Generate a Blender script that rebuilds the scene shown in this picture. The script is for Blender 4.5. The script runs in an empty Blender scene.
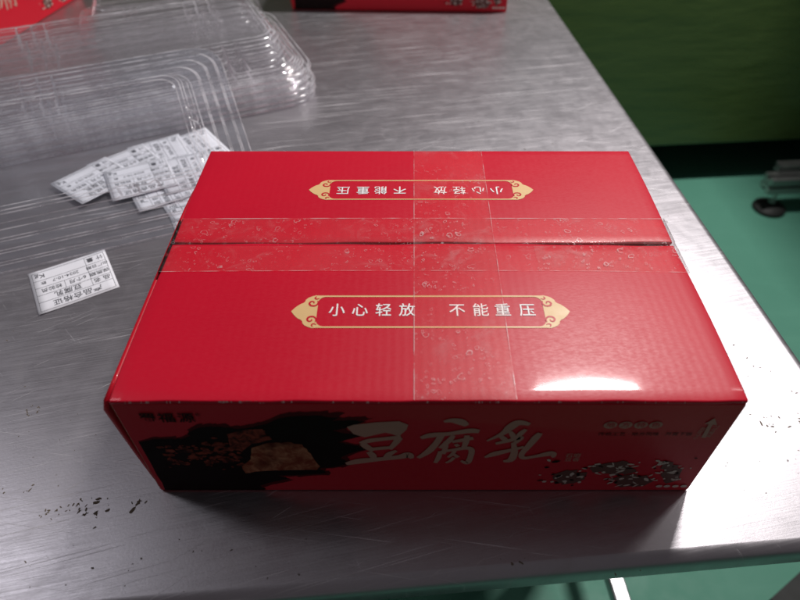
import bpy, bmesh, math, random
from mathutils import Vector, Matrix
from mathutils.geometry import tessellate_polygon
R = math.radians
sc = bpy.context.scene
C = sc.collection

# ------------------------------------------------------------------ camera
cam = bpy.data.cameras.new('camera')
cam.sensor_width = 36; cam.lens = 27.27; cam.shift_x = -3/800
cam.clip_start = 0.02; cam.clip_end = 60
cam.dof.use_dof = True; cam.dof.focus_distance = 0.56; cam.dof.aperture_fstop = 5.0
camo = bpy.data.objects.new('camera', cam); C.objects.link(camo)
camo.location = (0, 0, .484); camo.rotation_euler = (R(90-45.4), 0, 0)
sc.camera = camo

# ------------------------------------------------------------------ room light: a dim workshop lit by ceiling lamps
w = bpy.data.worlds.new('World'); sc.world = w; w.use_nodes = True
bg = w.node_tree.nodes['Background']
bg.inputs[0].default_value = (.98, .89, .96, 1); bg.inputs[1].default_value = .082

def lamp(loc, target, size, size_y, power, color=(1, .97, .95)):
    l = bpy.data.lights.new('ceiling_lamp', 'AREA'); l.shape = 'RECTANGLE'
    l.size = size; l.size_y = size_y; l.energy = power; l.color = color
    o = bpy.data.objects.new('ceiling_lamp', l); C.objects.link(o)
    o.location = loc
    d = Vector(target)-Vector(loc)
    o.rotation_euler = (math.atan2(d.y, -d.z), -math.atan2(d.x, math.hypot(d.y, d.z)), 0)      # long side stays level
    return o
lamp((.79, 1.485, 1.93), (.79, 1.484, 0), .42, .05, 68)
lamp((1.85, 1.60, 1.95), (.4, .3, 0), .6, .10, 4)
lamp((-1.75, .85, 1.95), (-.2, .4, 0), .8, .25, 5.5, (.93, .93, 1))
sc.cycles.transparent_max_bounces = 48          # many thin clear sheets lie over each other

vs = sc.view_settings
vs.view_transform = 'Standard'; vs.look = 'None'; vs.exposure = 0; vs.gamma = 1

# ------------------------------------------------------------------ object helpers
def link(name, me, mat=None, parent=None, loc=None):
    o = bpy.data.objects.new(name, me); C.objects.link(o)
    if mat:
        for m in (mat if isinstance(mat, (list, tuple)) else [mat]): me.materials.append(m)
    if parent: o.parent = parent
    if loc: o.location = loc
    return o
def tag(o, label=None, cat=None, group=None, kind=None):
    if label: o['label'] = label
    if cat: o['category'] = cat
    if group: o['group'] = group
    if kind: o['kind'] = kind
    return o
def empty(name, loc, rz=0):
    o = bpy.data.objects.new(name, None); C.objects.link(o)
    o.location = loc; o.rotation_euler = (0, 0, rz); o.empty_display_size = .05
    return o
def mesh(name, verts, faces, smooth=False, mi=None):
    me = bpy.data.meshes.new(name); me.from_pydata([tuple(v) for v in verts], [], faces); me.update()
    if smooth:
        for p in me.polygons: p.use_smooth = True
    if mi:
        for p, k in zip(me.polygons, mi): p.material_index = k
    return me
def copy_tree(o, parent=None):
    c = o.copy(); C.objects.link(c)
    if parent: c.parent = parent
    for ch in list(o.children): copy_tree(ch, c)
    return c
class MB:
    def __init__(s): s.v = []; s.f = []; s.mi = []
    def add(s, v, f, k=0):
        n = len(s.v); s.v += [Vector(p) for p in v]; s.f += [tuple(i+n for i in q) for q in f]; s.mi += [k]*len(f)
    def bm_add(s, bm, k=0):
        bm.verts.index_update(); s.add([v.co.copy() for v in bm.verts], [[v.index for v in f.verts] for f in bm.faces], k); bm.free()
    def box(s, lo, hi, bev=0, seg=2, k=0):
        bm = bmesh.new(); bmesh.ops.create_cube(bm, size=1)
        for v in bm.verts: v.co = Vector([lo[i]+(v.co[i]+.5)*(hi[i]-lo[i]) for i in range(3)])
        if bev: bmesh.ops.bevel(bm, geom=bm.edges[:], offset=bev, segments=seg, affect='EDGES', profile=.5)
        s.bm_add(bm, k)
    def tube(s, a, b, r, r2=None, n=20, k=0):
        a = Vector(a); b = Vector(b); r2 = r if r2 is None else r2
        z = (b-a).normalized(); x = z.orthogonal().normalized(); y = z.cross(x)
        v = [a+(x*math.cos(t)+y*math.sin(t))*r for t in [i*2*math.pi/n for i in range(n)]]
        v += [b+(x*math.cos(t)+y*math.sin(t))*r2 for t in [i*2*math.pi/n for i in range(n)]]
        f = [(i, (i+1) % n, n+(i+1) % n, n+i) for i in range(n)]+[tuple(range(n))[::-1], tuple(range(n, 2*n))]
        s.add(v, f, k)
    def lathe(s, c, prof, n=32, k=0):
        v = []; f = []
        for r, z in prof:
            v += [Vector(c)+Vector((r*math.cos(i*2*math.pi/n), r*math.sin(i*2*math.pi/n), z)) for i in range(n)]
        for j in range(len(prof)-1):
            f += [(j*n+i, j*n+(i+1) % n, (j+1)*n+(i+1) % n, (j+1)*n+i) for i in range(n)]
        s.add(v, f, k)
    def flat(s, poly, holes=(), fn=None, k=0):
        loops = [[Vector((p[0], p[1], 0)) for p in q] for q in [poly]+list(holes)]
        tri = tessellate_polygon(loops); v = [p for q in loops for p in q]
        out = []
        for t in tri:
            a, b, c = (v[i] for i in t)
            cr = (b-a).cross(c-a).z
            if abs(cr) < 1e-14: continue
            out.append(tuple(t) if cr > 0 else tuple(t)[::-1])
        s.add([fn(p.x, p.y) if fn else p for p in v], out, k)
    def ribbon(s, pts, fn=None, k=0, sub=6):
        P = spline(pts, sub); n = len(P); v = []; f = []
        for i, (x, y, wd) in enumerate(P):
            a = P[max(i-1, 0)]; b = P[min(i+1, n-1)]
            d = Vector((b[0]-a[0], b[1]-a[1])); d = d.normalized() if d.length > 0 else Vector((1, 0))
            nx, ny = -d.y*wd/2, d.x*wd/2
            v += [Vector((x-nx, y-ny, 0)), Vector((x+nx, y+ny, 0))]
        f = [(2*i, 2*i+2, 2*i+3, 2*i+1) for i in range(n-1)]
        s.add([fn(p.x, p.y) if fn else p for p in v], f, k)
    def text(s, body, size, cx, cy, fn=None, k=0, ang=0, bold=0, sx=1, align='CENTER'):
        for p, q in [glyphs(body, bold, align)]:
            ca, sa = math.cos(ang), math.sin(ang); v = []
            for a, b in p:
                a *= size*sx; b *= size
                x, y = cx+a*ca-b*sa, cy+a*sa+b*ca
                v.append(fn(x, y) if fn else Vector((x, y, 0)))
            s.add(v, q, k)
    def build(s, name, mat, parent=None, smooth=False, loc=None):
        return link(name, mesh(name, s.v, s.f, smooth, s.mi), mat, parent, loc)
def spline(pts, sub):
    if len(pts) < 3: return pts
    out = []; P = [pts[0]]+list(pts)+[pts[-1]]
    for i in range(1, len(P)-2):
        for j in range(sub):
            t = j/sub
            out.append(tuple(.5*(2*b+(c-a)*t+(2*a-5*b+4*c-d)*t*t+(3*b-a-3*c+d)*t**3) for a, b, c, d in zip(P[i-1], P[i], P[i+1], P[i+2])))
    return out+[tuple(pts[-1])]
_g = {}
def glyphs(body, bold, align):
    key = (body, bold, align)
    if key not in _g:
        cu = bpy.data.curves.new('lettering', 'FONT'); cu.body = body; cu.size = 1; cu.offset = bold; cu.resolution_u = 3
        cu.align_x = align; cu.align_y = 'CENTER'
        o = bpy.data.objects.new('lettering', cu); C.objects.link(o); bpy.context.view_layer.update()
        me = bpy.data.meshes.new_from_object(o.evaluated_get(bpy.context.evaluated_depsgraph_get()))
        _g[key] = ([(v.co.x, v.co.y) for v in me.vertices], [tuple(p.vertices) if p.normal.z > 0 else tuple(p.vertices)[::-1] for p in me.polygons])
        bpy.data.objects.remove(o); bpy.data.meshes.remove(me); bpy.data.curves.remove(cu)
    return _g[key]

# ------------------------------------------------------------------ material helpers
class NT:
    def __init__(s, name):
        s.m = bpy.data.materials.new(name); s.m.use_nodes = True; s.t = s.m.node_tree
        s.t.nodes.clear(); s.out = s.t.nodes.new('ShaderNodeOutputMaterial')
        s.tc = s.t.nodes.new('ShaderNodeTexCoord')
    def n(s, typ, props=None, **inp):
        nd = s.t.nodes.new('ShaderNode'+typ)
        for k, v in (props or {}).items(): setattr(nd, k, v)
        for k, v in inp.items():
            k = k.replace('_', ' ')
            sock = nd.inputs[int(k[1:])] if k[0] == 'i' and k[1:].isdigit() else nd.inputs[k]
            if isinstance(v, bpy.types.NodeSocket): s.t.links.new(v, sock)
            else: sock.default_value = v
        return nd
    def coord(s, scale=(1, 1, 1), rot=0, loc=(0, 0, 0), space='Object'):
        return s.n('Mapping', Vector=s.tc.outputs[space], Scale=scale, Rotation=(0, 0, rot), Location=loc).outputs[0]
    def noise(s, vec, scale, detail=4, rough=.5, dist=0):
        return s.n('TexNoise', Vector=vec, Scale=scale, Detail=detail, Roughness=rough, Distortion=dist).outputs['Fac']
    def ramp(s, fac, a, b, v0=0., v1=1.):
        nd = s.n('MapRange', {'interpolation_type': 'SMOOTHSTEP'}, Value=fac)
        nd.inputs['From Min'].default_value = a; nd.inputs['From Max'].default_value = b
        nd.inputs['To Min'].default_value = v0; nd.inputs['To Max'].default_value = v1
        return nd.outputs[0]
    def math(s, op, a, b=0., c=0.):
        nd = s.t.nodes.new('ShaderNodeMath'); nd.operation = op
        for i, v in enumerate((a, b, c)):
            if isinstance(v, bpy.types.NodeSocket): s.t.links.new(v, nd.inputs[i])
            else: nd.inputs[i].default_value = v
        return nd.outputs[0]
    def mix(s, fac, a, b):
        nd = s.t.nodes.new('ShaderNodeMix'); nd.data_type = 'RGBA'
        for i, v in ((0, fac), (6, a), (7, b)):
            if isinstance(v, bpy.types.NodeSocket): s.t.links.new(v, nd.inputs[i])
            else: nd.inputs[i].default_value = v if i == 0 else (*v, 1)
        return nd.outputs[2]
    def bump(s, h, strength=.2, dist=.001):
        return s.n('Bump', Height=h, Strength=strength, Distance=dist).outputs[0]
    def done(s, sh): s.t.links.new(sh, s.out.inputs[0]); return s.m

def plain(name, col, rough=.5, metal=0., spec=.5, var=.12, scale=40, bumpk=0.):
    t = NT(name); nz = t.noise(t.coord(), scale, 5, .6)
    d = tuple(c*(1-var) for c in col); l = tuple(min(1, c*(1+var)) for c in col)
    kw = dict(Base_Color=t.mix(nz, d, l), Roughness=t.ramp(nz, .2, .8, max(.03, rough-.08), min(1, rough+.08)), Metallic=metal)
    kw['Specular_IOR_Level'] = spec
    if bumpk: kw['Normal'] = t.bump(nz, bumpk, .002)
    return t.done(t.n('BsdfPrincipled', **kw).outputs[0])

def steel(name, wear=1.):
    t = NT(name)
    def streak(rot, sl, sw, lo, hi, seed, patch=3., plo=.45, phi=.6):
        # coordinates turned first, stretched after, so the streak runs along rot
        a = t.n('Mapping', Vector=t.tc.outputs['Object'], Rotation=(0, 0, -rot), Location=(seed, seed*.7, 0)).outputs[0]
        b = t.n('Mapping', Vector=a, Scale=(sl, sw, 1)).outputs[0]
        s_ = t.ramp(t.noise(b, 1, 2, .5, .04), lo, hi)
        return t.math('MULTIPLY', s_, t.ramp(t.noise(t.coord(loc=(seed*3, 0, 0)), patch, 3), plo, phi))
    big = t.noise(t.coord(), 5, 5, .6)
    mid = t.noise(t.coord(), 38, 5, .65, .6)
    fine = t.noise(t.coord(), 420, 3, .6)
    brush = t.noise(t.n('Mapping', Vector=t.n('Mapping', Vector=t.tc.outputs['Object'], Rotation=(0, 0, -.12)).outputs[0], Scale=(14, 900, 1)).outputs[0], 1, 4, .6)
    sc_ = None
    for args in ((.10, 5, 520, .64, .70, 1.3), (.20, 8, 800, .65, .71, 4.1), (1.9, 26, 1200, .735, .785, 7.7), (2.25, 32, 1200, .73, .78, 9.2), (-.22, 10, 900, .68, .73, 12.4), (.55, 14, 900, .70, .75, 15.8)):
        q = streak(*args); sc_ = q if sc_ is None else t.math('MAXIMUM', sc_, q)
    smear = t.math('MULTIPLY', t.ramp(mid, .52, .72), t.ramp(big, .42, .62))
    speck = t.ramp(t.noise(t.coord(), 95, 2, .5), .745, .775)
    speck = t.math('MULTIPLY', speck, t.ramp(t.noise(t.coord(loc=(5, 2, 0)), 6, 2), .46, .6))
    col = t.mix(big, (.44, .405, .43), (.50, .485, .515))
    col = t.mix(t.math('MULTIPLY', smear, .22), col, (.34, .305, .29))
    col = t.mix(t.math('MULTIPLY', t.ramp(fine, .35, .7), .25), col, (.42, .41, .41))
    col = t.mix(t.math('MULTIPLY', sc_, .42), col, (.74, .72, .73))
    col = t.mix(t.math('MULTIPLY', speck, .85*wear), col, (.07, .055, .045))
    ro = t.ramp(mid, .25, .8, .33, .40)
    ro = t.math('ADD', ro, t.ramp(brush, .3, .7, -.03, .05))
    ro = t.math('ADD', ro, t.math('MULTIPLY', sc_, .18))
    h = t.math('ADD', t.math('MULTIPLY', brush, .22), t.math('ADD', t.math('MULTIPLY', mid, .15), t.math('SUBTRACT', t.math('MULTIPLY', fine, .25), t.math('MULTIPLY', sc_, .22))))
    met = t.math('SUBTRACT', .92, t.math('ADD', t.math('MULTIPLY', sc_, .35), t.math('MULTIPLY', speck, .8)))
    p = t.n('BsdfPrincipled', Base_Color=col, Roughness=ro, Metallic=met, Normal=t.bump(h, .28, .0006))
    return t.done(p.outputs[0])

def carton(name, col, kraft=False, gloss=1.):
    t = NT(name)
    big = t.noise(t.coord(), 9, 4, .55); fib = t.noise(t.coord(scale=(1, 3, 1)), 260, 3, .6)
    flute = t.n('TexWave', {'bands_direction': 'X'}, Vector=t.coord(), Scale=46, Distortion=1.2, Detail=2).outputs['Fac']
    c = t.mix(big, tuple(v*.92 for v in col), tuple(v*1.07 for v in col))
    if kraft:
        return t.done(t.n('BsdfPrincipled', Base_Color=t.mix(fib, tuple(v*.75 for v in col), col), Roughness=.85, Specular_IOR_Level=.2, Normal=t.bump(fib, .5, .001)).outputs[0])
    h = t.math('ADD', t.math('MULTIPLY', flute, .08), t.math('ADD', t.math('MULTIPLY', big, 1.2), t.math('MULTIPLY', fib, .16)))
    p = t.n('BsdfPrincipled', Base_Color=c, Roughness=t.ramp(fib, .2, .8, .36, .46), Specular_IOR_Level=.26*gloss, Coat_Weight=.20*gloss, Coat_Roughness=.07, Normal=t.bump(h, .22, .0012))
    return t.done(p.outputs[0])

def clear_plastic(name, tint=(.988, .988, .990), haze=.024, rough=.02, hue=(.84, .82, .86), broken=False):
    t = NT(name)
    nz = t.noise(t.coord(), 14, 4, .6); sm = t.noise(t.coord(scale=(3, 40, 3)), 3, 3, .6)
    nrm = t.bump(nz, .25, .004)
    tr = t.n('BsdfTransparent', Color=(*tint, 1)).outputs[0]
    gl = t.n('BsdfGlossy', Color=(1, 1, 1, 1), Roughness=rough, Normal=nrm).outputs[0]
    df = t.n('BsdfDiffuse', Color=(*hue, 1)).outputs[0]
    tl = t.n('BsdfTranslucent', Color=(*hue, 1)).outputs[0]
    hz = t.n('MixShader', i0=.5, i1=df, i2=tl).outputs[0]
    body = t.n('MixShader', i0=t.ramp(t.noise(t.coord(), 34, 4, .65), .34, .66, haze*.4, haze*1.7) if broken else t.ramp(sm, .3, .75, haze*.5, haze*1.6), i1=tr, i2=hz).outputs[0]
    fc = t.n('LayerWeight', Blend=.5, Normal=nrm).outputs['Facing']       # same from both sides of the sheet
    f2 = t.math('MULTIPLY_ADD', t.math('POWER', fc, 4.6), .85, .07)
    return t.done(t.n('MixShader', i0=f2, i1=body, i2=gl).outputs[0])

def tape(name):
    t = NT(name)
    P = t.coord(); uv = t.tc.outputs['UV']
    warp = t.n('TexNoise', Vector=P, Scale=160, Detail=2).outputs['Color']
    pw = t.n('MixRGB', {'blend_type': 'LINEAR_LIGHT'}, Fac=.004, Color1=P, Color2=warp).outputs[0]
    f = None
    for sc0, thr, seed in ((120, .86, 0), (240, .85, 3.3), (430, .86, 7.1)):
        off = t.n('Mapping', Vector=pw, Location=(seed, seed*.3, 0), Scale=(1, 1, 0)).outputs[0]
        v = t.n('TexVoronoi', {'voronoi_dimensions': '2D'}, Vector=off, Scale=sc0)
        d = v.outputs['Distance']; rnd = t.n('SeparateColor', Color=v.outputs['Color']).outputs[0]
        rad = t.math('MULTIPLY_ADD', t.n('SeparateColor', Color=v.outputs['Color']).outputs[1], .24, .12)
        e = t.math('ABSOLUTE', t.math('SUBTRACT', d, rad))
        ring = t.math('MULTIPLY', t.ramp(e, .025, .075, 1, 0), t.ramp(rnd, thr, thr+.04))
        f = ring if f is None else t.math('MAXIMUM', f, ring)
    f = t.math('MULTIPLY', f, t.ramp(t.noise(P, 26, 3), .40, .62))
    dust = t.math('MULTIPLY', t.ramp(t.noise(P, 240, 4, .7), .60, .78), t.ramp(t.noise(P, 17, 2), .4, .65))
    u = t.n('SeparateXYZ', Vector=uv).outputs[0]
    ed = t.ramp(t.math('ABSOLUTE', t.math('SUBTRACT', u, .5)), .488, .496)
    ed = t.math('MULTIPLY', ed, t.ramp(t.noise(P, 60, 3), .38, .62, .04, .5))
    fac = t.math('MAXIMUM', t.math('MULTIPLY', f, .32), t.math('MAXIMUM', t.math('MULTIPLY', dust, .22), ed))
    cloud = t.math('MULTIPLY', t.ramp(t.noise(P, 42, 5, .65, .8), .5, .75), .07)
    wr = t.noise(t.n('Mapping', Vector=t.n('Mapping', Vector=P, Rotation=(0, 0, .15)).outputs[0], Scale=(7, 330, 1)).outputs[0], 1, 2, .5, .3)
    wrk = t.math('MULTIPLY', t.ramp(wr, .70, .75), t.math('MULTIPLY', t.ramp(t.noise(P, 9, 2), .45, .6), .26))
    fac = t.math('MAXIMUM', t.math('MAXIMUM', fac, wrk), t.math('ADD', cloud, t.ramp(t.noise(P, 11, 3), .3, .7, .01, .035)))
    tr = t.n('BsdfTransparent', Color=(1, .97, .96, 1)).outputs[0]
    nrm = t.bump(t.noise(P, 55, 3), .22, .001)
    wh = t.n('BsdfPrincipled', Base_Color=(.72, .66, .66, 1), Roughness=.3, Normal=nrm).outputs[0]
    gl = t.n('BsdfGlossy', Color=(1, 1, 1, 1), Roughness=.11, Normal=nrm).outputs[0]
    a = t.n('MixShader', i0=fac, i1=tr, i2=wh).outputs[0]
    fr = t.n('Fresnel', IOR=1.33, Normal=nrm).outputs[0]
    return t.done(t.n('MixShader', i0=fr, i1=a, i2=gl).outputs[0])

RED = carton('red_printed_carton', (.51, .0020, .020))
RED_SIDE = carton('red_printed_side_board', (.56, .006, .021), gloss=.8)
KRAFT = carton('kraft_board', (.30, .17, .09), True)
GOLD = plain('pale_gold_ink', (.66, .43, .19), .45, 0, .5, .06)
WHITE = plain('white_ink', (.80, .78, .77), .5, 0, .5, .04)
FIBRE = plain('rubbed_board_fibre', (.62, .42, .40), .8, 0, .2, .2)
TITLE_INK = plain('rose_gold_ink', (.50, .27, .215), .55, .0, .2, .10, 30)
DRY = plain('thin_dark_ink', (.085, .0025, .006), .6, 0, .15, .5, 160)
BLACK = plain('black_ink', (.009, .003, .003), .6, 0, .12, .2)
STEEL = steel('brushed_worn_steel')
TUBE = plain('galvanised_tube', (.55, .55, .56), .32, .9, .5, .1)
PLASTIC = clear_plastic('clear_plastic')
LIDPLASTIC = clear_plastic('clear_lid_blue_sheen', (.975, .984, .996), .065, .03, (.66, .76, .90))  # blue haze colour paints in the sheen of reflected light
FOLD_HIGHLIGHT = clear_plastic('whitened_fold_highlight', (.97, .97, .98), .46, .15, broken=True)  # pale haze on folds and groove crests paints in their highlights
TAPE = tape('packing_tape_film')
PAPER = plain('label_paper', (.79, .785, .84), .6, 0, .35, .03)
INK = plain('label_ink', (.10, .10, .115), .6)
RUBBER = plain('black_rubber', (.016, .017, .016), .6, 0, .4)
ALU = plain('anodised_aluminium', (.36, .37, .36), .35, .9, .5, .06)

# outlines of the print on the front panel, metres from the panel centre and above the table
TITLE = [('p', [(-0.0595, 0.0994), (-0.0542, 0.1023), (-0.0379, 0.1055), (-0.0208, 0.107), (-0.0142, 0.1023), (-0.0154, 0.0957), (-0.0211, 0.0866), (-0.0261, 0.0897), (-0.0312, 0.0919), (-0.0469, 0.0855), (-0.0549, 0.0897)]), ('s', [(-0.0506, 0.0765, 0.0029), (-0.044, 0.0804, 0.00387), (-0.0324, 0.0831, 0.00339), (-0.0195, 0.0855, 0.00363)]), ('s', [(-0.049, 0.0765, 0.00387), (-0.0454, 0.0709, 0.00436), (-0.0409, 0.0661, 0.0029)]), ('s', [(-0.0209, 0.0847, 0.00436), (-0.0241, 0.0765, 0.00363), (-0.0285, 0.0685, 0.0029)]), ('s', [(-0.0417, 0.0685, 0.0029), (-0.0348, 0.0697, 0.00315), (-0.0271, 0.0709, 0.00266)]), ('s', [(-0.045, 0.0644, 0.0029), (-0.042, 0.0595, 0.00436), (-0.0409, 0.0528, 0.0029)]), ('s', [(-0.0231, 0.0661, 0.00194), (-0.0286, 0.0612, 0.00387), (-0.0317, 0.0553, 0.00339)]), ('s', [(-0.0636, 0.0459, 0.0029), (-0.0528, 0.0502, 0.00532), (-0.0352, 0.0536, 0.00387), (-0.0211, 0.0566, 0.00436), (-0.0139, 0.0595, 0.00581), (-0.0108, 0.0545, 0.00194)]), ('s', [(0.0119, 0.1066, 0.00194), (0.0179, 0.108, 0.00387), (0.0244, 0.1059, 0.00532), (0.0292, 0.1015, 0.0029)]), ('s', [(-0.0045, 0.0843, 0.00242), (0.0029, 0.0881, 0.00436), (0.0172, 0.0904, 0.00339), (0.0314, 0.0942, 0.00436), (0.0388, 0.0934, 0.00339)]), ('s', [(0.0115, 0.0904, 0.00387), (0.0078, 0.0781, 0.00387), (0.0019, 0.0653, 0.00436), (-0.0061, 0.0553, 0.00242)]), ('s', [(0.0198, 0.0881, 0.00242), (0.0169, 0.0804, 0.00363), (0.0103, 0.0701, 0.00218)]), ('s', [(0.0149, 0.0796, 0.0029), (0.0145, 0.0701, 0.00315), (0.0137, 0.0612, 0.00218)]), ('s', [(0.0195, 0.0789, 0.00218), (0.0261, 0.0812, 0.00315), (0.035, 0.0843, 0.0029)]), ('s', [(0.0302, 0.0881, 0.0029), (0.03, 0.0789, 0.00339), (0.0282, 0.0693, 0.00242), (0.0247, 0.0709, 0.00121)]), ('s', [(0.0222, 0.0757, 0.00218), (0.0246, 0.0725, 0.00266)]), ('s', [(0.0109, 0.0653, 0.00218), (0.01, 0.0562, 0.00315), (0.0077, 0.0477, 0.00218)]), ('s', [(0.0114, 0.0644, 0.00218), (0.0206, 0.0673, 0.00266), (0.0315, 0.0701, 0.00315), (0.0352, 0.0669, 0.00339), (0.0351, 0.057, 0.00339), (0.0332, 0.0477, 0.00339), (0.0281, 0.0511, 0.00145)]), ('s', [(0.0224, 0.0661, 0.00218), (0.0202, 0.0603, 0.00242), (0.0174, 0.0562, 0.00169)]), ('s', [(0.0214, 0.0612, 0.00218), (0.0256, 0.0562, 0.00242)]), ('s', [(0.0222, 0.0562, 0.00218), (0.0198, 0.0511, 0.00218), (0.0161, 0.0477, 0.00145)]), ('s', [(0.0751, 0.103, 0.00242), (0.0667, 0.1052, 0.00484), (0.0614, 0.0994, 0.00532), (0.0564, 0.0904, 0.00339), (0.0458, 0.0804, 0.00121)]), ('s', [(0.0546, 0.0881, 0.00218), (0.0584, 0.0835, 0.00339), (0.0605, 0.0804, 0.00194)]), ('s', [(0.0618, 0.0934, 0.00218), (0.0645, 0.0881, 0.00315), (0.0655, 0.0835, 0.00194)]), ('s', [(0.0732, 0.0964, 0.00218), (0.07, 0.0904, 0.00339), (0.0676, 0.0835, 0.00194)]), ('s', [(0.0529, 0.0765, 0.00218), (0.0617, 0.0804, 0.00315), (0.0711, 0.0851, 0.00339), (0.0665, 0.0757, 0.00242)]), ('s', [(0.0662, 0.0781, 0.00242), (0.0687, 0.0653, 0.00387), (0.0677, 0.0528, 0.00436), (0.0619, 0.0502, 0.00218)]), ('s', [(0.0465, 0.0562, 0.00145), (0.0533, 0.0612, 0.00436), (0.0635, 0.0661, 0.00339), (0.0751, 0.0717, 0.00218)]), ('s', [(0.0847, 0.0912, 0.0029), (0.0823, 0.0851, 0.00436), (0.0784, 0.0725, 0.00387), (0.0749, 0.0612, 0.00339), (0.0774, 0.0553, 0.00315), (0.0862, 0.0578, 0.0029), (0.098, 0.062, 0.00484), (0.1008, 0.0562, 0.00169)])]
SPLASH = [(-0.2196, 0.0773), (-0.2087, 0.0816), (-0.1981, 0.0828), (-0.1857, 0.0824), (-0.1787, 0.0866), (-0.1794, 0.0908), (-0.1707, 0.0973), (-0.1601, 0.0997), (-0.1521, 0.0989), (-0.1421, 0.0957), (-0.1305, 0.0981), (-0.1186, 0.1029), (-0.1074, 0.1107), (-0.0953, 0.113), (-0.0801, 0.1138), (-0.0651, 0.1107), (-0.0694, 0.1068), (-0.0566, 0.1076), (-0.0454, 0.1052), (-0.0526, 0.1021), (-0.0595, 0.0973), (-0.0704, 0.094), (-0.0578, 0.0891), (-0.0494, 0.0858), (-0.0605, 0.0816), (-0.0677, 0.0773), (-0.0519, 0.0721), (-0.0475, 0.0668), (-0.0595, 0.0615), (-0.067, 0.0551), (-0.0604, 0.0467), (-0.0705, 0.041), (-0.0853, 0.0381), (-0.0811, 0.0303), (-0.1012, 0.0274), (-0.1211, 0.0264), (-0.1118, 0.0213), (-0.1277, 0.0152), (-0.1388, 0.009), (-0.1348, 0.0026), (-0.1456, -0.0006), (-0.2204, -0.0017)]
TOFU = [(-0.1356, 0.0695), (-0.1229, 0.0764), (-0.1066, 0.0782), (-0.0955, 0.0747), (-0.0905, 0.0615), (-0.0849, 0.042), (-0.0879, 0.0362), (-0.1099, 0.0362), (-0.1346, 0.0343), (-0.147, 0.0303), (-0.1485, 0.041), (-0.1385, 0.0532)]
TOFU_BACK = [(-0.1501, 0.0891), (-0.1378, 0.0948), (-0.1231, 0.0957), (-0.1207, 0.0899), (-0.1175, 0.0816), (-0.1346, 0.0751), (-0.1436, 0.0642), (-0.152, 0.0686)]
CHILI_BOX = [(-0.2135, 0.073), (-0.1658, 0.0313)]
ARROW= [(0.2072, 0.0848), (0.2106, 0.0848), (0.2094, 0.1026), (0.2127, 0.1021), (0.2079, 0.1111), (0.2033, 0.1035), (0.2062, 0.1031)]
ATEXT= [(0.2043, 0.0908), (0.2116, 0.0937)]
DISCS = [(0.1345, 0.1019), (0.1457, 0.1019), (0.1569, 0.1019), (0.1679, 0.1019)]
SMALL= [(0.1315, 0.0894), (0.1959, 0.0894)]
SCENE_BOX= [(0.0914, 0.0517), (0.225, 0.0005)]
SMALLDISC= [(0.1981, 0.0091), (0.2047, 0.0091), (0.2119, 0.0091), (0.2189, 0.0091)]
SMALL4= [(0.1123, 0.0589), (0.1186, 0.0589), (0.1128, 0.0527), (0.1192, 0.0527)]
LOGO= [(-0.2027, 0.1107), (-0.1892, 0.1107), (-0.175, 0.1107), (-0.1657, 0.1153)]
PATCH = [[(0.1318, 0.0366), (0.1353, 0.0441), (0.1479, 0.0484), (0.156, 0.0501), (0.165, 0.0417), (0.1724, 0.0332), (0.1634, 0.0279), (0.1455, 0.0297)], [(0.1071, 0.0297), (0.1163, 0.0366), (0.1291, 0.0332), (0.1348, 0.0226), (0.1229, 0.0117), (0.1118, 0.0135)], [(0.1546, 0.0208), (0.1634, 0.0279), (0.1814, 0.0261), (0.1905, 0.019), (0.186, 0.0099), (0.1654, 0.0061)], [(0.1874, 0.0468), (0.1949, 0.0501), (0.2049, 0.04), (0.2117, 0.019), (0.2028, 0.0135), (0.1952, 0.0297)]]

# ------------------------------------------------------------------ the place: floor and low wall
def floor_layer():
    t = NT('green_epoxy_floor')
    a = t.noise(t.coord(), 2.2, 5, .6); b = t.noise(t.coord(), 30, 5, .6)
    sw = t.noise(t.coord(scale=(2, 14, 1), rot=.4), 2, 4, .6)
    c = t.mix(a, (.062, .20, .14), (.09, .26, .19)); c = t.mix(t.math('MULTIPLY', t.ramp(sw, .5, .75), .3), c, (.10, .28, .20))
    return t.done(t.n('BsdfPrincipled', Base_Color=c, Roughness=t.ramp(b, .2, .8, .5, .66), Specular_IOR_Level=.3, Normal=t.bump(b, .1, .002)).outputs[0])
g = MB(); g.add([(-6, -4, -.75), (6, -4, -.75), (6, 6, -.75), (-6, 6, -.75)], [(0, 1, 2, 3)])
tag(g.build('floor', floor_layer()), kind='structure')

WA = math.atan(.0857)
cab = empty('green_cabinet', (1.0158, 1.8035, -.75), WA)
tag(cab, 'long dark green glossy cabinet on a recessed black base behind the steel table', 'cabinet')
def cab_mat():
    t = NT('green_gloss_paint'); a = t.noise(t.coord(scale=(1, 1, 3)), 1.6, 4, .6); b = t.noise(t.coord(scale=(1, 1, 4)), 5, 3)
    c = t.mix(a, (.055, .090, .022), (.085, .135, .042))
    return t.done(t.n('BsdfPrincipled', Base_Color=c, Roughness=t.ramp(a, .3, .7, .22, .38), Normal=t.bump(b, .25, .01)).outputs[0])
m = MB(); m.box((-3.4, 0, .152), (2.6, .55, .95), .006); m.build('cabinet_panel', cab_mat(), cab)
m = MB(); m.box((-3.4, .42, .0), (2.6, .53, .151)); m.build('plinth', RUBBER, cab)

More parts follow.
